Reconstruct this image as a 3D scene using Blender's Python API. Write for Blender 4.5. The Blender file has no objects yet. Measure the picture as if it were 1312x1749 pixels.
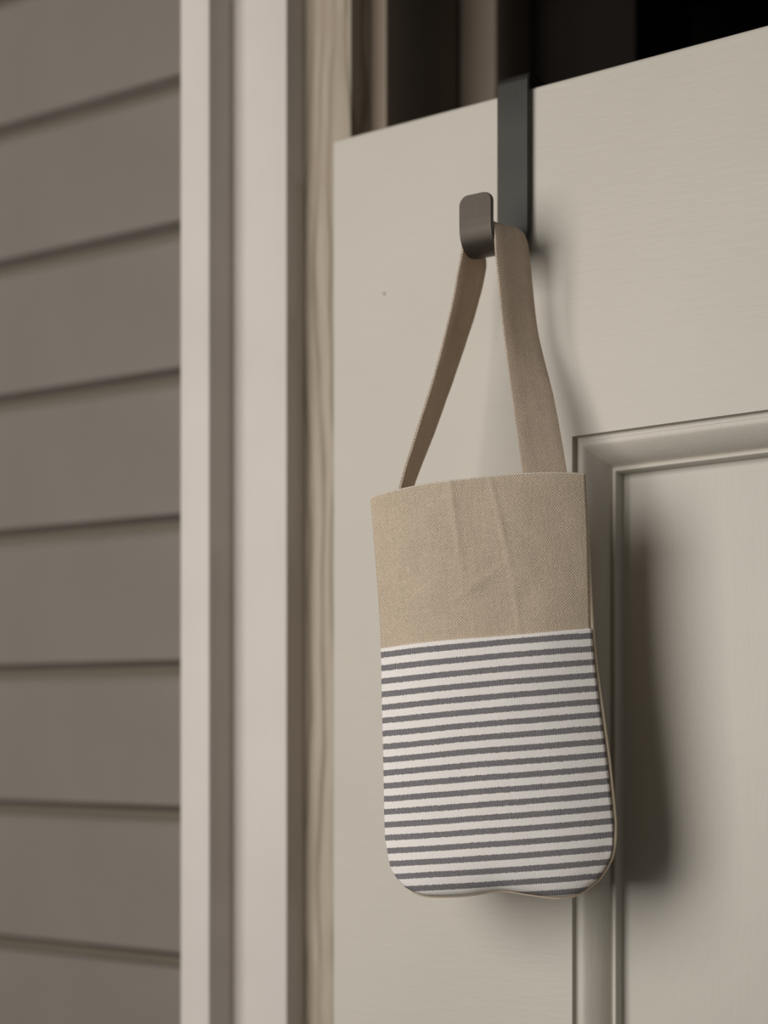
import bpy, bmesh, math, random
from mathutils import Vector, Matrix, noise
random.seed(4)
S = bpy.context.scene
COL = S.collection
R = math.radians

# ------------------------------------------------------------------ camera
ANG = R(31.9)
cam_d = bpy.data.cameras.new('camera')
cam = bpy.data.objects.new('camera', cam_d)
COL.objects.link(cam)
cam.location = (0.8 * math.sin(ANG), -0.8 * math.cos(ANG), 1.60)
cam.rotation_euler = (R(90), 0, ANG)
cam_d.sensor_fit = 'HORIZONTAL'
cam_d.sensor_width = 24.0
cam_d.lens = 50.0
cam_d.shift_y = 425.5 / 1312.0
cam_d.clip_start = 0.02
cam_d.dof.use_dof = True
cam_d.dof.focus_distance = 0.708
cam_d.dof.aperture_fstop = 3.4
S.camera = cam

# ------------------------------------------------------------------ world, light, exposure
W = bpy.data.worlds.new('overcast_world')
S.world = W
W.use_nodes = True
bg = W.node_tree.nodes['Background']
bg.inputs[0].default_value = (0.96, 1.0, 0.97, 1)
bg.inputs[1].default_value = 0.10
def area(name, target, az, el, dist, size, power, col):
    d = bpy.data.lights.new(name, 'AREA')
    d.shape = 'RECTANGLE'
    d.size, d.size_y = size
    d.energy = power
    d.color = col
    o = bpy.data.objects.new(name, d)
    COL.objects.link(o)
    v = Vector((-math.sin(R(az)) * math.cos(R(el)), -math.cos(R(az)) * math.cos(R(el)), math.sin(R(el))))
    o.location = Vector(target) + v * dist
    o.rotation_euler = v.to_track_quat('Z', 'Y').to_euler()
    return o
area('daylight_opening', (0.03, 0, 1.6), 15, 11, 1.4, (0.82, 0.95), 17.6, (1.0, 0.967, 0.935))
S.view_settings.view_transform = 'Standard'
S.view_settings.look = 'None'
S.view_settings.gamma = 1.0
S.view_settings.use_curve_mapping = False
S.view_settings.exposure = 0.0

# ------------------------------------------------------------------ helpers
def link(name, bm, mat, parent=None, smooth=None):
    me = bpy.data.meshes.new(name)
    bm.normal_update()
    bm.to_mesh(me)
    bm.free()
    o = bpy.data.objects.new(name, me)
    COL.objects.link(o)
    me.materials.append(mat)
    if parent:
        o.parent = parent
    if smooth is not None:
        for p in me.polygons:
            p.use_smooth = True
        if smooth < 180:
            me.set_sharp_from_angle(angle=R(smooth))
    return o

def empty(name, loc, label=None, cat=None, kind=None):
    o = bpy.data.objects.new(name, None)
    o.empty_display_size = 0.05
    o.location = loc
    COL.objects.link(o)
    if label: o['label'] = label
    if cat: o['category'] = cat
    if kind: o['kind'] = kind
    return o

def box_bm(a, b, bevel=0.0, seg=2):
    bm = bmesh.new()
    vs = [bm.verts.new((x, y, z)) for x in (a[0], b[0]) for y in (a[1], b[1]) for z in (a[2], b[2])]
    for q in ((0, 1, 3, 2), (4, 6, 7, 5), (0, 4, 5, 1), (2, 3, 7, 6), (0, 2, 6, 4), (1, 5, 7, 3)):
        bm.faces.new([vs[i] for i in q])
    bmesh.ops.recalc_face_normals(bm, faces=bm.faces)
    if bevel:
        bmesh.ops.bevel(bm, geom=list(bm.edges), offset=bevel, segments=seg, profile=0.5, affect='EDGES')
    return bm

def interp(tab, x):
    if x <= tab[0][0]: return tab[0][1]
    for (x0, y0), (x1, y1) in zip(tab, tab[1:]):
        if x <= x1:
            return y0 + (y1 - y0) * (x - x0) / (x1 - x0)
    return tab[-1][1]

def sinterp(tab, x):          # the table, lightly smoothed
    return (interp(tab, x - 0.003) + 2 * interp(tab, x) + interp(tab, x + 0.003)) / 4

def catmull(pts, n):
    out = []
    P = [2 * pts[0] - pts[1]] + list(pts) + [2 * pts[-1] - pts[-2]]
    for i in range(1, len(P) - 2):
        for k in range(n):
            t = k / n
            a, b, c, d = P[i - 1], P[i], P[i + 1], P[i + 2]
            out.append(0.5 * ((2 * b) + (c - a) * t + (2 * a - 5 * b + 4 * c - d) * t * t + (3 * b - a - 3 * c + d) * t ** 3))
    out.append(pts[-1])
    return out

# ------------------------------------------------------------------ materials
class N:
    def __init__(s, name):
        s.m = bpy.data.materials.new(name)
        s.m.use_nodes = True
        s.t = s.m.node_tree
        s.b = s.t.nodes['Principled BSDF']
    def n(s, typ, **kw):
        nd = s.t.nodes.new('ShaderNode' + typ)
        for k, v in kw.items():
            setattr(nd, k, v)
        return nd
    def put(s, sock, v):
        if hasattr(v, 'is_output'): s.t.links.new(v, sock)
        else: sock.default_value = v
    def math(s, op, a, b=0.0, clamp=False):
        nd = s.n('Math', operation=op)
        nd.use_clamp = clamp
        s.put(nd.inputs[0], a); s.put(nd.inputs[1], b)
        return nd.outputs[0]
    def coords(s, kind='Object', scale=(1, 1, 1)):
        tc = s.n('TexCoord'); mp = s.n('Mapping')
        mp.inputs['Scale'].default_value = scale
        s.t.links.new(tc.outputs[kind], mp.inputs[0])
        return mp.outputs[0]
    def noise(s, vec, scale, detail=3.0, rough=0.55, dist=0.0):
        nd = s.n('TexNoise')
        s.put(nd.inputs['Vector'], vec)
        nd.inputs['Scale'].default_value = scale
        nd.inputs['Detail'].default_value = detail
        nd.inputs['Roughness'].default_value = rough
        nd.inputs['Distortion'].default_value = dist
        return nd.outputs[0]
    def ramp(s, fac, stops):
        nd = s.n('ValToRGB')
        e = nd.color_ramp.elements
        while len(e) < len(stops): e.new(0.5)
        for el, (p, c) in zip(e, stops):
            el.position = p
            el.color = (*c, 1) if len(c) == 3 else c
        s.put(nd.inputs[0], fac)
        return nd.outputs[0]
    def mix(s, fac, a, b):
        nd = s.n('Mix', data_type='RGBA')
        s.put(nd.inputs[0], fac)
        for i, v in ((6, a), (7, b)):
            s.put(nd.inputs[i], (*v, 1) if isinstance(v, tuple) and len(v) == 3 else v)
        return nd.outputs[2]
    def bump(s, h, dist, strength=1.0, normal=None):
        nd = s.n('Bump')
        nd.inputs['Strength'].default_value = strength
        nd.inputs['Distance'].default_value = dist
        s.put(nd.inputs['Height'], h)
        if normal: s.put(nd.inputs['Normal'], normal)
        return nd.outputs[0]
    def done(s, color, rough=0.6, normal=None, metallic=0.0, spec=0.5, sheen=0.0):
        s.put(s.b.inputs['Base Color'], (*color, 1) if isinstance(color, tuple) else color)
        s.put(s.b.inputs['Roughness'], rough)
        s.b.inputs['Metallic'].default_value = metallic
        s.b.inputs['Specular IOR Level'].default_value = spec
        s.b.inputs['Sheen Weight'].default_value = sheen
        if normal: s.put(s.b.inputs['Normal'], normal)
        return s.m

def paint(name, col, streak=(6, 6, 90), var=0.05, rough=0.5, bump=0.00025, specks=False, spec=0.35):
    k = N(name)
    v = k.coords('Object', streak)
    g = k.noise(v, 8, 5, 0.6)
    v2 = k.coords('Object')
    b = k.noise(v2, 9, 3)
    lo = tuple(c * (1 - var) for c in col); hi = tuple(min(1, c * (1 + var)) for c in col)
    c = k.ramp(b, [(0.3, lo), (0.7, hi)])
    g2 = k.ramp(g, [(0.35, (0, 0, 0)), (0.65, (1, 1, 1))])
    c = k.mix(k.math('MULTIPLY', g2, 0.06), c, tuple(x * 0.75 for x in col))
    if specks:
        vo = k.n('TexVoronoi'); vo.inputs['Scale'].default_value = 26
        k.t.links.new(v2, vo.inputs['Vector'])
        near = k.math('LESS_THAN', vo.outputs['Distance'], 0.024)
        sep = k.n('SeparateColor'); k.t.links.new(vo.outputs['Color'], sep.inputs[0])
        few = k.math('GREATER_THAN', sep.outputs[0], 0.72)
        c = k.mix(k.math('MULTIPLY', k.math('MULTIPLY', near, few), 0.75), c, tuple(x * 0.3 for x in col))
    h = k.math('ADD', g, k.math('MULTIPLY', k.noise(v2, 160, 3), 0.5))
    return k.done(c, rough, k.bump(h, bump), spec=spec)

M_DOOR = paint('door_paint', (0.545, 0.507, 0.44), (7, 7, 60), 0.03, 0.48, 0.00018, True)
M_PANEL = paint('door_panel_paint', (0.545, 0.507, 0.44), (60, 60, 7), 0.03, 0.45, 0.00015, True)
M_TRIM = paint('trim_paint', (0.60, 0.55, 0.508), (60, 60, 4), 0.05, 0.55, 0.0003)
M_SIDING = paint('siding_paint', (0.193, 0.169, 0.145), (4, 4, 70), 0.06, 0.6, 0.0004)
M_BACK = paint('shade_toned_backing', (0.13, 0.11, 0.08), (6, 6, 6), 0.05, 0.8)  # shade under the board lips is put into this darker joint colour
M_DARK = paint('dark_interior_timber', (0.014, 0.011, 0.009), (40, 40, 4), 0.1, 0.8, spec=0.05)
M_BROWN = paint('brown_reveal_timber', (0.26, 0.205, 0.155), (40, 40, 4), 0.08, 0.65)
M_FLOOR = paint('porch_boards', (0.22, 0.19, 0.16), (4, 40, 4), 0.1, 0.7)
M_CEIL = paint('shade_ceiling_paint', (0.30, 0.27, 0.23), (4, 40, 4), 0.05, 0.7)

def m_jamb():
    k = N('weathered_jamb_paint')
    w = k.n('TexWave', wave_type='BANDS', bands_direction='X')
    k.t.links.new(k.coords('Object', (1, 1, 0.22)), w.inputs['Vector'])
    w.inputs['Scale'].default_value = 34
    w.inputs['Distortion'].default_value = 9.0
    w.inputs['Detail'].default_value = 2.0
    w.inputs['Detail Scale'].default_value = 0.9
    w.inputs['Detail Roughness'].default_value = 0.55
    c = k.ramp(w.outputs['Fac'], [(0.0, (0.21, 0.17, 0.115)), (0.14, (0.355, 0.30, 0.235)), (1.0, (0.42, 0.362, 0.288))])
    n = k.noise(k.coords('Object', (14, 14, 5)), 2, 3, 0.6, 1.2)
    c = k.mix(k.ramp(n, [(0.45, (0, 0, 0)), (0.68, (0.75, 0.75, 0.75))]), c, (0.35, 0.285, 0.215))
    return k.done(c, 0.65, k.bump(n, 0.0004), spec=0.3)
M_JAMB = m_jamb()

def m_linen(name, kind='Object', axes=('X', 'Z'), col=(0.535, 0.435, 0.325)):
    k = N(name)
    v = k.coords(kind)
    sp = k.n('SeparateXYZ'); k.t.links.new(v, sp.inputs[0])
    wob = k.noise(v, 330, 3)
    u_ = k.math('ADD', sp.outputs[axes[0]], k.math('MULTIPLY', wob, 0.0017))
    v_ = k.math('ADD', sp.outputs[axes[1]], k.math('MULTIPLY', k.noise(v, 380, 3), 0.0016))
    f = 2 * math.pi / 0.00115
    weave = k.math('MULTIPLY', k.math('SINE', k.math('MULTIPLY', u_, f)), k.math('SINE', k.math('MULTIPLY', v_, f)))
    weave = k.math('ADD', k.math('MULTIPLY', weave, 0.5), 0.5)
    sc = {'X': 0, 'Y': 1, 'Z': 2}
    s1 = [90, 90, 90]; s1[sc[axes[1]]] = 9
    s2 = [90, 90, 90]; s2[sc[axes[0]]] = 14
    slub = k.noise(k.coords(kind, s1), 9, 3, 0.6)
    slub2 = k.noise(k.coords(kind, s2), 9, 3, 0.6)
    fine = k.noise(v, 1500, 2, 0.7)
    big = k.noise(v, 55, 2)
    s = k.math('ADD', k.math('MULTIPLY', slub, 0.55), k.math('MULTIPLY', slub2, 0.45))
    fac = k.math('ADD', k.math('MULTIPLY', weave, 0.40), k.math('MULTIPLY', s, 0.22))
    fac = k.math('ADD', fac, k.math('MULTIPLY', fine, 0.27))
    fac = k.math('ADD', fac, k.math('MULTIPLY', big, 0.13))
    c = k.ramp(fac, [(0.26, tuple(x * 0.56 for x in col)), (0.5, col), (0.74, tuple(min(1, x * 1.42) for x in col))])
    h = k.math('ADD', k.math('MULTIPLY', weave, 0.6), k.math('MULTIPLY', fine, 0.7))
    h = k.math('ADD', h, k.math('MULTIPLY', s, 0.5))
    return k.done(c, 0.9, k.bump(h, 0.00042, 0.8), spec=0.12, sheen=0.12)
def translucent(m, amount):       # loosely woven cloth lets some daylight through
    t = m.node_tree
    p = t.nodes['Principled BSDF']; out = t.nodes['Material Output']
    tr = t.nodes.new('ShaderNodeBsdfTranslucent'); mx = t.nodes.new('ShaderNodeMixShader')
    src = p.inputs['Base Color'].links[0].from_socket
    t.links.new(src, tr.inputs[0])
    mx.inputs[0].default_value = amount
    t.links.new(p.outputs[0], mx.inputs[1]); t.links.new(tr.outputs[0], mx.inputs[2])
    t.links.new(mx.outputs[0], out.inputs[0])
    return m
M_LINEN = m_linen('natural_linen')
M_HEM = m_linen('pale_linen_edge', col=(0.66, 0.57, 0.46))
M_STRAP = translucent(m_linen('linen_strap', 'UV', ('X', 'Y'), (0.66, 0.55, 0.445)), 0.42)
M_GUSSET = m_linen('linen_gusset', 'UV', ('X', 'Y'), (0.53, 0.435, 0.33))

def m_stripe():
    k = N('striped_ticking')
    v = k.coords('Object')
    sp = k.n('SeparateXYZ'); k.t.links.new(v, sp.inputs[0])
    x, z = sp.outputs['X'], sp.outputs['Z']
    jag = k.math('MULTIPLY', k.math('SUBTRACT', k.noise(k.coords('Object', (1, 1, 0.2)), 1400, 1), 0.5), 0.0007)
    slow = k.math('MULTIPLY', k.math('SUBTRACT', k.noise(v, 22, 1), 0.5), 0.0009)
    zz = k.math('ADD', k.math('ADD', z, jag), slow)
    ph = k.math('FRACT', k.math('ADD', k.math('DIVIDE', k.math('SUBTRACT', zz, 0.0451), 0.00582), 20.5))
    dist = k.math('ABSOLUTE', k.math('SUBTRACT', ph, 0.5))
    dark = k.ramp(dist, [(0.205, (1, 1, 1)), (0.245, (0, 0, 0))])
    # no stripe in the plain selvedge along the top hem
    dark = k.math('MULTIPLY', dark, k.math('LESS_THAN', z, 0.11135))
    f = 2 * math.pi / 0.00105
    wx = k.math('ADD', x, k.math('MULTIPLY', k.noise(v, 240, 2), 0.0007))
    tw = k.math('MULTIPLY', k.math('SINE', k.math('MULTIPLY', k.math('ADD', wx, k.math('MULTIPLY', z, 0.9)), f)),
                k.math('SINE', k.math('MULTIPLY', k.math('SUBTRACT', k.math('MULTIPLY', wx, 0.55), z), f * 0.9)))
    tw = k.math('ADD', k.math('MULTIPLY', tw, 0.5), 0.5)
    fine = k.noise(v, 1600, 2, 0.7)
    tf = k.math('ADD', k.math('MULTIPLY', tw, 0.7), k.math('MULTIPLY', fine, 0.35))
    cd = k.ramp(tf, [(0.36, (0.075, 0.066, 0.074)), (0.53, (0.155, 0.143, 0.15)), (0.72, (0.42, 0.40, 0.395))])
    cw = k.ramp(k.math('ADD', k.math('MULTIPLY', fine, 0.7), k.math('MULTIPLY', tw, 0.3)),
                [(0.25, (0.74, 0.695, 0.65)), (0.75, (0.93, 0.885, 0.84))])
    c = k.mix(dark, cw, cd)
    h = k.math('ADD', k.math('MULTIPLY', tw, 0.5), k.math('MULTIPLY', fine, 0.6))
    return k.done(c, 0.88, k.bump(h, 0.00022, 0.7), spec=0.12, sheen=0.08)
M_STRIPE = m_stripe()

def m_metal(name, col, rough, metallic):
    k = N(name)
    g = k.noise(k.coords('Object', (400, 400, 12)), 3, 4, 0.6)
    b = k.noise(k.coords('Object'), 60, 3)
    fac = k.math('ADD', k.math('MULTIPLY', g, 0.5), k.math('MULTIPLY', b, 0.5))
    c = k.ramp(fac, [(0.3, tuple(x * 0.8 for x in col)), (0.7, tuple(x * 1.2 for x in col))])
    return k.done(c, k.math('ADD', k.math('MULTIPLY', g, 0.12), rough - 0.06), k.bump(g, 0.00004), metallic=metallic)
M_METAL = m_metal('blackened_steel', (0.034, 0.032, 0.027), 0.5, 0.5)
M_TAB = m_metal('worn_bronze_steel', (0.062, 0.050, 0.037), 0.5, 0.5)

# ------------------------------------------------------------------ setting
def structure(o, label):
    o['kind'] = 'structure'
    o['label'] = label
    return o

structure(link('floor', box_bm((-2.6, -3.6, -0.1), (2.2, 2.2, 0.0)), M_FLOOR), 'plain porch floor below the door, outside the photograph')

# siding wall: overlapping boards with a shadow gap under each, a part each
SX, SY, SROLL, SYAW = -0.1232, 0.052, -0.013, R(1.0)
wall = empty('wall_left', (SX, SY, 0.0), kind='structure')
wall.rotation_euler = (0, 0, -SYAW)
wall['label'] = 'taupe painted horizontal board siding left of the door frame'
PITCH, GAP = 0.0858, 0.0058
def board_bm(L):
    # profile in (y, z): face at y = 0, chamfered lip at its lower edge and a sloped weathering at its upper edge
    prof = [(0.0, 0.0036), (0.0, PITCH - GAP - 0.0040), (0.0022, PITCH - GAP - 0.0004), (0.0078, PITCH - GAP), (0.0078, 0.0), (0.0004, 0.0030)]
    bm = bmesh.new()
    rows = []
    for x in (-L, 0.0):
        rows.append([bm.verts.new((x, y, z)) for y, z in prof])
    n = len(prof)
    for i in range(n):
        bm.faces.new((rows[0][i], rows[1][i], rows[1][(i + 1) % n], rows[0][(i + 1) % n]))
    bm.faces.new(rows[0][::-1]); bm.faces.new(rows[1])
    bmesh.ops.recalc_face_normals(bm, faces=bm.faces)
    return bm
board0 = None
z0 = 1.9960 + GAP / 2        # underside of the board whose lower shadow gap sits near the top of the view
for i in range(-10, 4):
    z = z0 + (PITCH) * i
    if board0 is None:
        o = board0 = link('board', board_bm(1.6), M_SIDING, wall)
    else:
        o = board0.copy(); COL.objects.link(o)
    o.location = (0, random.uniform(-0.0004, 0.0004), z)
    o.rotation_euler = (0, -SROLL, 0)
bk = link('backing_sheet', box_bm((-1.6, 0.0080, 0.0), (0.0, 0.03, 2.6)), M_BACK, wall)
lw = link('lower_cladding', box_bm((-1.6, -0.002, 0.0), (0.0, 0.0078, z0 + PITCH * -10 - 0.03)), M_SIDING, wall)

ZT = 2.06
def post(name, x0, x1, y0, y1, mat, label, bevel=0.0012, z1=ZT, z0=0.0):
    o = link(name, box_bm((x0, y0, z0), (x1, y1, z1), bevel), mat, smooth=30)
    return structure(o, label)
post('trim_1', -0.1226, -0.1026, -0.010, 0.085, M_TRIM, 'narrow cream edge trim next to the taupe siding', 0.0016, 2.6)
post('trim_2', -0.1024, -0.0666, 0.0098, 0.085, M_TRIM, 'wide flat cream door casing between edge trim and jamb', 0.0010, 2.6)
post('trim_3', -0.0664, -0.0366, 0.026, 0.12, M_JAMB, 'weathered beige door jamb with knots beside the door edge', 0.0008)
post('trim_4', -0.0364, -0.0261, 0.0444, 0.122, M_BROWN, 'narrow light door stop strip behind the door top', 0.0006)
post('trim_5', -0.0259, -0.0025, 0.124, 0.168, M_BROWN, 'brown inner reveal strip seen above the door', 0.0006)
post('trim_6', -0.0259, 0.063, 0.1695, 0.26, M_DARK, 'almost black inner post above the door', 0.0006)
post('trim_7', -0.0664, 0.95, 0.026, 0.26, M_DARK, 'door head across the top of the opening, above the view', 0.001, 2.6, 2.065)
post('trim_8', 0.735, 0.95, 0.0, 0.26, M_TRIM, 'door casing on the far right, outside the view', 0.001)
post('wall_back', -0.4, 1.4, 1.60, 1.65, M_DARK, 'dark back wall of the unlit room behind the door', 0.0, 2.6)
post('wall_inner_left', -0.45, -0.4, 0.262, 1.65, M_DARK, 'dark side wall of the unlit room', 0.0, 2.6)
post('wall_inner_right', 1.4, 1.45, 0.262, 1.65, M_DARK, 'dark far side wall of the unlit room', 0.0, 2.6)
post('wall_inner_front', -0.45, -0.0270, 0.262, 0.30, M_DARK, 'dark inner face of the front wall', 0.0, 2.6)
post('wall_right', 0.955, 2.2, 0.0, 0.26, M_SIDING, 'siding wall far right of the door, outside the view', 0.0, 2.6)
structure(link('shade_ceiling', box_bm((-2.0, -1.6, 2.62), (2.2, 1.7, 2.68)), M_CEIL), 'unseen porch cover added to shade the top of the wall')  # unseen slab added overhead to keep ambient light off the top

# ------------------------------------------------------------------ door
DX0, DX1, DZ1, DT, SH = -0.0313, 0.728, 1.9190, 0.035, 0.018
PX0, PX1 = 0.1033, 0.60
PANELS = [(1.02, 1.7512), (0.22, 0.88)]
door = empty('door_1', (DX0, 0, 0.0), kind='structure')
door['label'] = 'cream painted panelled wooden door below the dark opening'
def sh(x, z):                    # the rails run very slightly uphill
    return z + SH * (x - PX0) * max(0, min(1, (z - 0.1) / 0.5))
def door_frame_bm():
    xs = [DX0, PX0, PX1, DX1]
    zs = [0.012, PANELS[1][0], PANELS[1][1], PANELS[0][0], PANELS[0][1], DZ1]
    bm = bmesh.new()
    def lay(y):
        return {(i, j): bm.verts.new((xs[i], y, sh(xs[i], zs[j]))) for i in range(4) for j in range(6)}
    A, B = lay(0.0), lay(DT)
    hole = {(1, 1), (1, 3)}
    cells = [(i, j) for i in range(3) for j in range(5) if (i, j) not in hole]
    cs = set(cells)
    for (i, j) in cells:
        q = [(i, j), (i + 1, j), (i + 1, j + 1), (i, j + 1)]
        bm.faces.new([A[k] for k in q]); bm.faces.new([B[k] for k in q][::-1])
        for (a, b, nb) in ((q[0], q[1], (i, j - 1)), (q[1], q[2], (i + 1, j)), (q[2], q[3], (i, j + 1)), (q[3], q[0], (i - 1, j))):
            if nb not in cs:
                bm.faces.new((A[b], A[a], B[a], B[b]))
    bmesh.ops.recalc_face_normals(bm, faces=bm.faces)
    outer = [e for e in bm.edges if len(e.link_faces) == 2 and e.calc_face_angle() > 1.0
             and (any(abs(v.co.x - DX0) < 1e-6 for v in e.verts) and all(abs(v.co.x - DX0) < 1e-6 for v in e.verts)
                  or all(v.co.z > DZ1 - 0.02 for v in e.verts))]
    bmesh.ops.bevel(bm, geom=outer, offset=0.0021, segments=4, profile=0.5, affect='EDGES')
    for v in bm.verts:
        v.co.x -= DX0
    return bm
link('door_frame', door_frame_bm(), M_DOOR, door, 30)
def ring_sweep(rect, prof):
    x0, z0_, x1, z1_ = rect
    bm = bmesh.new()
    rows = []
    for t, y in prof:
        rows.append([bm.verts.new((x - DX0, y, sh(x, z))) for x, z in
                     ((x0 + t, z0_ + t), (x1 - t, z0_ + t), (x1 - t, z1_ - t), (x0 + t, z1_ - t))])
    for a, b in zip(rows, rows[1:]):
        for k in range(4):
            bm.faces.new((a[k], a[(k + 1) % 4], b[(k + 1) % 4], b[k]))
    bmesh.ops.recalc_face_normals(bm, faces=bm.faces)
    for f in bm.faces:
        f.normal_update()
    if sum(f.normal.y for f in bm.faces) > 0:
        bmesh.ops.reverse_faces(bm, faces=bm.faces)
    return bm
PROF = [(0.0002, 0.0004), (0.0004, 0.0030), (0.0022, 0.0034), (0.0026, 0.0026), (0.0038, 0.0025), (0.0054, 0.0034), (0.0072, 0.0049),
        (0.0090, 0.0067), (0.0106, 0.0087), (0.0119, 0.0108), (0.0129, 0.0128), (0.0135, 0.0143), (0.0138, 0.0147), (0.0142, 0.0141),
        (0.0149, 0.0136), (0.0157, 0.0136), (0.0162, 0.0142), (0.0164, 0.0202), (0.0168, 0.0212)]
for (pa, pb) in PANELS:
    link('moulding', ring_sweep((PX0, pa, PX1, pb), PROF), M_PANEL, door, 40)
    bm = bmesh.new()
    nx, nz = 24, 30
    x0, x1, za, zb = PX0 + 0.001, PX1 - 0.001, pa + 0.001, pb - 0.001
    vs = []
    for yy in (0.0208, 0.030):
        vs.append([bm.verts.new((x - DX0, yy, sh(x, z))) for x, z in ((x0, za), (x1, za), (x1, zb), (x0, zb))])
    for q in ((vs[0][0], vs[0][1], vs[0][2], vs[0][3]), (vs[1][3], vs[1][2], vs[1][1], vs[1][0])):
        bm.faces.new(q)
    for k in range(4):
        bm.faces.new((vs[0][(k + 1) % 4], vs[0][k], vs[1][k], vs[1][(k + 1) % 4]))
    bmesh.ops.recalc_face_normals(bm, faces=bm.faces)
    link('panel', bm, M_PANEL, door)

# ------------------------------------------------------------------ over-door hook
hook = empty('over_door_hook', (0.0735, 0, 1.9235),
             'dark metal over-door hook hanging on the cream door top, bag handle on it', 'hook')
def ribbon(path, x0, x1, thick, corner=0.0):
    """flat bar: path of (y, z) midline points, width along x; free end corners rounded"""
    bm = bmesh.new()
    n = len(path)
    rows = []
    cum = [0.0]
    for a, b in zip(path, path[1:]):
        cum.append(cum[-1] + math.hypot(b[0] - a[0], b[1] - a[1]))
    L = cum[-1]
    for i, (y, z) in enumerate(path):
        a = path[max(0, i - 1)]; b = path[min(n - 1, i + 1)]
        ty, tz = b[0] - a[0], b[1] - a[1]
        l = math.hypot(ty, tz)
        ny, nz = -tz / l, ty / l
        d = L - cum[i]
        ins = 0.0
        if corner and d < corner:
            ins = corner - math.sqrt(max(0, corner ** 2 - (corner - d) ** 2))
        e = thick * 0.22
        xs0, xs1 = x0 + ins, x1 - ins
        h = thick / 2
        sec = [(xs0, -h + e), (xs0 + e, -h), (xs1 - e, -h), (xs1, -h + e), (xs1, h - e), (xs1 - e, h), (xs0 + e, h), (xs0, h - e)]
        rows.append([bm.verts.new((x - 0.0735, y + ny * q, z + nz * q - 1.9235)) for x, q in sec])
    for a, b in zip(rows, rows[1:]):
        for k in range(8):
            bm.faces.new((a[k], a[(k + 1) % 8], b[(k + 1) % 8], b[k]))
    bm.faces.new(rows[0]); bm.faces.new(rows[-1][::-1])
    bmesh.ops.recalc_face_normals(bm, faces=bm.faces)
    return bm
def arc(cy, cz, r, a0, a1, n):
    return [(cy + r * math.cos(R(a0 + (a1 - a0) * k / n)), cz + r * math.sin(R(a0 + (a1 - a0) * k / n))) for k in range(n + 1)]
ztop = 1.9243
SY0 = -0.0028                      # the bar stands a little off the painted face
back = [(0.0368, 1.87), (0.0368, 1.90)] + arc(0.0333, ztop - 0.0035, 0.0035, 0, 90, 6)
front = arc(SY0 + 0.0035, ztop - 0.0035, 0.0035, 90, 180, 6) + [(SY0, 1.90), (SY0, 1.87)]
jp = [Vector(p) for p in ((SY0, 1.8563), (SY0 - 0.0002, 1.8490), (-0.0050, 1.8440), (-0.0105, 1.8402), (-0.0190, 1.8365),
      (-0.0265, 1.8341), (-0.0322, 1.8337), (-0.0364, 1.8362), (-0.0385, 1.8410), (-0.0389, 1.8460))]
jp = [tuple(p) for p in catmull(jp, 6)]
tp = [(-0.0389, 1.8470 + 0.0065 * (k / 4)) for k in range(5)] + [(-0.0389, 1.8536 + 0.0042 * math.sin(R(9 * k))) for k in range(11)]
CUT = 17
link('strap', ribbon(back + front + jp[:CUT + 1], 0.0658, 0.0826, 0.0027), M_METAL, hook, 35)
link('upturned_plate', ribbon(jp[CUT:] + tp, 0.0652, 0.0822, 0.0023, 0.0042), M_TAB, hook, 35)['label'] = 'worn bronze upturned plate of the hook'

# ------------------------------------------------------------------ bag
BYAW, BROLL = R(22.9), math.atan(0.082)
BAG_O = Vector((0.0897, -0.0540, 1.5418))
bag = empty('hanging_bag', BAG_O, 'small linen bag with striped pocket hanging by its handle on the cream door', 'bag')
BROT = Matrix.Rotation(BYAW, 4, 'Z') @ Matrix.Rotation(-BROLL, 4, 'Y')
bag.rotation_euler = BROT.to_euler()
BINV = (Matrix.Translation(BAG_O) @ BROT).inverted()

XL = [(0.0, -0.0455), (0.02, -0.0452), (0.036, -0.0446), (0.062, -0.0429), (0.088, -0.0414), (0.11, -0.0400), (0.125, -0.0397), (0.182, -0.0399)]
XR = [(0.0, 0.0549), (0.033, 0.0549), (0.054, 0.0545), (0.08, 0.0531), (0.098, 0.0525), (0.112, 0.0525), (0.131, 0.0535), (0.157, 0.0551), (0.182, 0.0560)]
ZB = [(-0.0455, 0.0300), (-0.0451, 0.0228), (-0.0435, 0.0135), (-0.0388, 0.0061), (-0.0313, 0.0014), (-0.0209, 0.0004), (-0.0104, 0.0002),
      (0.0, 0.0013), (0.0053, 0.0013), (0.0155, -0.0011), (0.0281, -0.0038), (0.0371, -0.0031), (0.0466, 0.0032), (0.0524, 0.0118),
      (0.0546, 0.0206), (0.0549, 0.0300)]
def zb_at(x):
    edge = min(x + 0.0455, 0.0549 - x)
    d = max(0.0003, min(0.0024, edge * 0.18))
    return (interp(ZB, x - 2 * d) + 4 * interp(ZB, x - d) + 6 * interp(ZB, x) + 4 * interp(ZB, x + d) + interp(ZB, x + 2 * d)) / 16
def rim(s):
    return 0.1795 + 0.0022 * (1 - (2 * s - 1) ** 2) + 0.0003 * math.sin(9 * s)
def depth(z):
    t = max(0, min(1, (0.185 - z) / 0.13)); t = t * t * (3 - 2 * t)
    return 0.005 + 0.022 * t
def col_x(s, z):
    return interp([(0, 0)], 0) + sinterp(XL, z) + (sinterp(XR, z) - sinterp(XL, z)) * s
def base_pt(s, v, ztop=None):
    xb = -0.0455 + (0.0549 + 0.0455) * s
    zb = zb_at(xb)
    zt = rim(s) if ztop is None else ztop
    z = zb + (zt - zb) * v
    return col_x(s, z), z, z - zb
def dome(s, d):
    h = 1 - abs(2 * s - 1) ** 2.3
    k = min(1, d / 0.020)
    return h * math.sqrt(max(0, 1 - (1 - k) ** 2))
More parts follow.
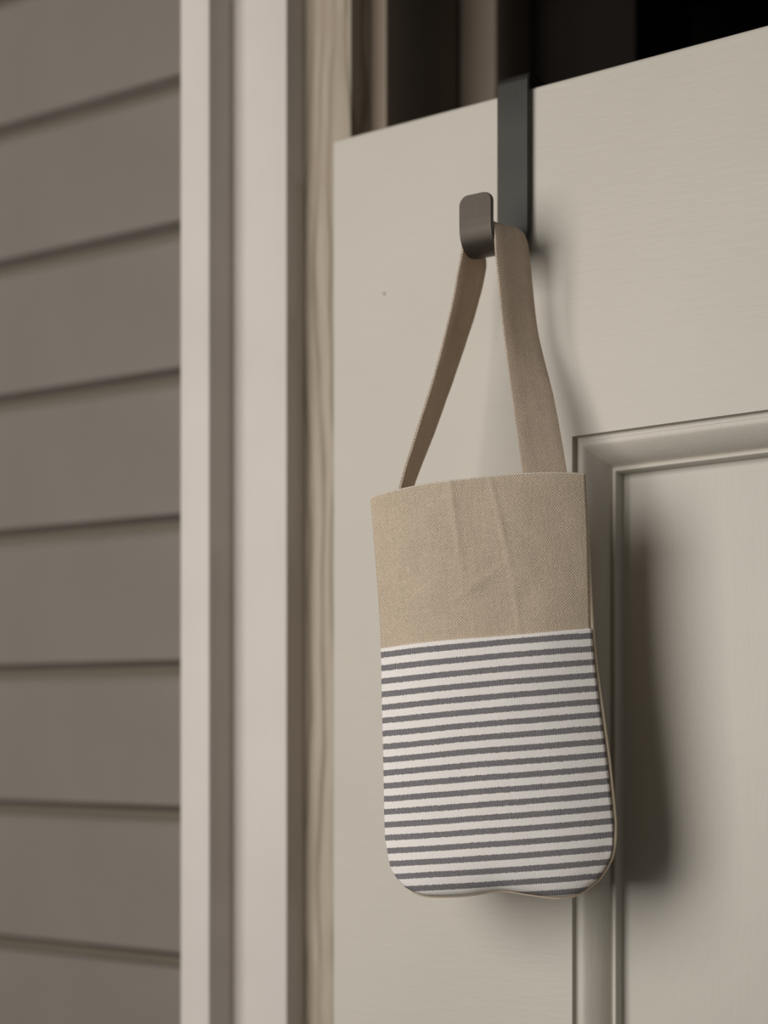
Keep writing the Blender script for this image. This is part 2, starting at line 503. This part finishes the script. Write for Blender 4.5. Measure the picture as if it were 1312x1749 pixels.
def front_y(s, x, z, d):
    b = 0.0095 * dome(s, d)
    w = dome(s, d)
    # soft creases in the linen, gentle swell over the pocket
    cr = 0.0004 * math.exp(-((x - 0.018 - (0.16 - z) * 0.15) / 0.0010) ** 2) * max(0, min(1, (z - 0.135) / 0.02))
    cr += 0.0004 * math.exp(-((x + 0.0015 - (0.16 - z) * 0.05) / 0.0012) ** 2) * max(0, min(1, (z - 0.128) / 0.03))
    cr += 0.00035 * math.exp(-((x - 0.022) / 0.0011) ** 2) * math.exp(-((z - 0.125) / 0.012) ** 2)
    cr += 0.0004 * math.exp(-((z - 0.137 - 0.55 * (x - 0.008)) / 0.002) ** 2) * math.exp(-((x - 0.006) / 0.011) ** 2)
    nz = noise.noise(Vector((x * 38, z * 26, 3.1))) * 0.0011 + noise.noise(Vector((x * 95, z * 70, 7.7))) * 0.00035
    top = max(0, min(1, (z - 0.100) / 0.02))
    return -(b + w * (cr + nz * (0.45 + 0.55 * top)))
def s_list(n):
    return [0.5 - 0.5 * math.cos(math.pi * (0.06 + 0.88 * k / n)) if 0 < k < n else (0.0 if k == 0 else 1.0) for k in range(n + 1)]
def grid(fn, ns, nv, flip=False):
    bm = bmesh.new()
    ss = s_list(ns)
    G = [[bm.verts.new(fn(s, v / nv)) for v in range(nv + 1)] for s in ss]
    for i in range(ns):
        for j in range(nv):
            q = (G[i][j], G[i + 1][j], G[i + 1][j + 1], G[i][j + 1])
            bm.faces.new(q[::-1] if flip else q)
    return bm
def solid(o, t):
    m = o.modifiers.new('thickness', 'SOLIDIFY')
    m.thickness = t
    m.offset = -1
    return o
def fn_front(s, v):
    x, z, d = base_pt(s, v)
    return (x, front_y(s, x, z, d), z)
PZ = 0.1121
def fn_pocket(s, v):
    x, z, d = base_pt(s, v, PZ + 0.0003 * math.sin(7 * s))
    xx = x + (s - 0.5) * 0.0012
    return (xx, front_y(s, x, z, d) - 0.0009, z - 0.0004 * (1 - v))
def fn_back(s, v):
    x, z, d = base_pt(s, v)
    return (x, depth(z) + 0.0055 * dome(s, d) * (0.55 + 0.45 * min(1, z / 0.18)), z)
solid(link('front_panel', grid(fn_front, 130, 150), M_LINEN, bag, 180), 0.0012)
o = solid(link('striped_pocket', grid(fn_pocket, 70, 90), M_STRIPE, bag, 180), 0.0007)
o['label'] = 'white cotton pocket with thin grey horizontal stripes'
solid(link('back_panel', grid(fn_back, 40, 60, True), M_LINEN, bag, 180), 0.0012)
# outline of the side seam, from the rim on the left round the bottom to the rim on the right
def outline(n1=40, n2=90):
    P = []
    for k in range(n1):
        P.append(base_pt(0, 1 - k / n1)[:2])
    for k in range(n2 + 1):
        s = 0.5 - 0.5 * math.cos(math.pi * k / n2)
        P.append(base_pt(s, 0)[:2])
    for k in range(1, n1 + 1):
        P.append(base_pt(1, k / n1)[:2])
    return P
OUT = outline()
def out_normals(P):
    Ns = []
    for i in range(len(P)):
        a = P[max(0, i - 2)]; b = P[min(len(P) - 1, i + 2)]
        tx, tz = b[0] - a[0], b[1] - a[1]
        l = math.hypot(tx, tz) or 1
        Ns.append((tz / l * -1 * -1, -tx / l))
    return Ns
NRM = out_normals(OUT)
def gusset_bm():
    bm = bmesh.new()
    uv = bm.loops.layers.uv.new('UVMap')
    m = 10
    G = []
    acc = 0
    for i, ((x, z), (nx, nz)) in enumerate(zip(OUT, NRM)):
        if i: acc += math.hypot(x - OUT[i - 1][0], z - OUT[i - 1][1])
        D = depth(z)
        # outward: away from the bag's middle
        sgn = 1 if nx * (x - 0.005) + nz * (z - 0.09) > 0 else -1
        row = []
        for j in range(m + 1):
            t = j / m
            o_ = 0.0016 * max(0.0, min(1.0, (0.165 - z) / 0.05)) * math.sin(math.pi * t) ** 0.7
            v = bm.verts.new((x + sgn * nx * o_, t * D, z + sgn * nz * o_))
            row.append((v, (t * D, acc)))
        G.append(row)
    for i in range(len(G) - 1):
        for j in range(m):
            q = [G[i][j], G[i][j + 1], G[i + 1][j + 1], G[i + 1][j]]
            f = bm.faces.new([a[0] for a in q])
            for lp, a in zip(f.loops, q):
                lp[uv].uv = a[1]
    return bm
bm = gusset_bm()
bm.normal_update()
fz = sum(f.normal.x * (f.calc_center_median().x - 0.005) + f.normal.z * (f.calc_center_median().z - 0.09) for f in bm.faces)
if fz < 0:
    bmesh.ops.reverse_faces(bm, faces=bm.faces)
solid(link('gusset', bm, M_GUSSET, bag, 180), 0.0010)
def tube_bm(pts, r, n=8, uvs=True):
    bm = bmesh.new()
    rows = []
    for i, p in enumerate(pts):
        ri = r[i] if isinstance(r, list) else r
        a = pts[max(0, i - 1)]; b = pts[min(len(pts) - 1, i + 1)]
        t = (b - a).normalized()
        u = Vector((0, 1, 0)); w = t.cross(u).normalized(); u = w.cross(t)
        rows.append([bm.verts.new(p + (u * math.cos(2 * math.pi * k / n) + w * math.sin(2 * math.pi * k / n)) * ri) for k in range(n)])
    for a, b in zip(rows, rows[1:]):
        for k in range(n):
            bm.faces.new((a[k], a[(k + 1) % n], b[(k + 1) % n], b[k]))
    bm.faces.new(rows[0][::-1]); bm.faces.new(rows[-1])
    bmesh.ops.recalc_face_normals(bm, faces=bm.faces)
    return bm
seam_pts, seam_rad = [], []
for (x, z), (nx, nz) in zip(OUT, NRM):
    if x < -0.036 or z > 0.168: continue
    sgn = 1 if nx * (x - 0.005) + nz * (z - 0.09) > 0 else -1
    fade = max(0.0, min(1.0, (0.168 - z) / 0.09))
    seam_pts.append(Vector((x + sgn * nx * (0.0016 * fade - 0.0004), 0.0012 + 0.0006 * (1 - fade), z + sgn * nz * (0.0011 * fade - 0.0004))))
    seam_rad.append(0.0006 + 0.0004 * fade * max(0.0, min(1.0, (x - 0.02) / 0.03)))
link('seam', tube_bm(seam_pts, seam_rad), M_GUSSET, bag, 180)
hem_pts = []
for k in range(81):
    x, y, z = fn_front(k / 80, 1.0)
    hem_pts.append(Vector((x, y + 0.0003 + noise.noise(Vector((x * 900, 0, 0))) * 0.0001, z + noise.noise(Vector((x * 500, 4, 0))) * 0.00012)))
link('hem', tube_bm(hem_pts, 0.00055), M_HEM, bag, 180)['label'] = 'pale slightly frayed edge of the bag opening'


# handle: sections of (front edge, back edge) in the place's coordinates, over the hook's arm
SEC = [((0.0520, -0.0735, 1.7050), (0.0474, -0.0555, 1.7080)),
       ((0.0532, -0.0725, 1.7207), (0.0488, -0.0539, 1.7240)),
       ((0.0556, -0.0620, 1.7470), (0.0538, -0.0431, 1.7510)),
       ((0.0584, -0.0505, 1.7754), (0.0584, -0.0316, 1.7798)),
       ((0.0603, -0.0400, 1.8042), (0.0632, -0.0215, 1.8088)),
       ((0.0613, -0.0335, 1.8265), (0.0652, -0.0145, 1.8315)),
       ((0.0642, -0.0342, 1.8375), (0.0645, -0.0148, 1.8410)),
       ((0.0665, -0.0362, 1.8440), (0.0680, -0.0167, 1.8462)),
       ((0.0740, -0.0374, 1.8456), (0.0760, -0.0178, 1.8466)),
       ((0.0806, -0.0376, 1.8438), (0.0850, -0.0180, 1.8450)),
       ((0.0824, -0.0377, 1.8385), (0.0888, -0.0188, 1.8395)),
       ((0.0828, -0.0370, 1.8293), (0.0900, -0.0176, 1.8300)),
       ((0.0842, -0.0325, 1.7971), (0.0927, -0.0150, 1.7980)),
       ((0.0900, -0.0345, 1.7640), (0.1030, -0.0192, 1.7650)),
       ((0.0961, -0.0365, 1.7293), (0.1118, -0.0240, 1.7305)),
       ((0.0985, -0.0370, 1.7120), (0.1135, -0.0240, 1.7130))]
def handle_bm():
    A = catmull([BINV @ Vector(a) for a, b in SEC], 7)
    B = catmull([BINV @ Vector(b) for a, b in SEC], 7)
    bm = bmesh.new()
    uv = bm.loops.layers.uv.new('UVMap')
    th = 0.0019
    rows = []
    acc = 0
    nW = 8
    for i in range(len(A)):
        if i: acc += ((A[i] + B[i]) / 2 - (A[i - 1] + B[i - 1]) / 2).length
        t = ((A[min(i + 1, len(A) - 1)] + B[min(i + 1, len(A) - 1)]) - (A[max(0, i - 1)] + B[max(0, i - 1)])).normalized()
        w = (B[i] - A[i]); wl = w.length; wn = w / wl
        nn = t.cross(wn).normalized()
        row = []
        for side in (1, -1):
            for k in range(nW + 1):
                q = k / nW if side == 1 else 1 - k / nW
                # stitched, slightly fuller edges and rounded rims
                edge = min(q, 1 - q)
                h = th / 2 * (0.55 if edge == 0 else 1.12 if edge < 0.2 else 0.95)
                wob = noise.noise(Vector((acc * 120, q * 3, side))) * 0.00018
                p = A[i] + w * q + nn * side * (h + wob)
                row.append((bm.verts.new(p), (q * wl, acc)))
        rows.append(row)
    n = len(rows[0])
    for a, b in zip(rows, rows[1:]):
        for k in range(n):
            q = [a[k], a[(k + 1) % n], b[(k + 1) % n], b[k]]
            f = bm.faces.new([x[0] for x in q])
            for lp, x in zip(f.loops, q):
                lp[uv].uv = x[1]
    bm.faces.new([x[0] for x in rows[0]][::-1]); bm.faces.new([x[0] for x in rows[-1]])
    bmesh.ops.recalc_face_normals(bm, faces=bm.faces)
    return bm
link('handle', handle_bm(), M_STRAP, bag, 60)
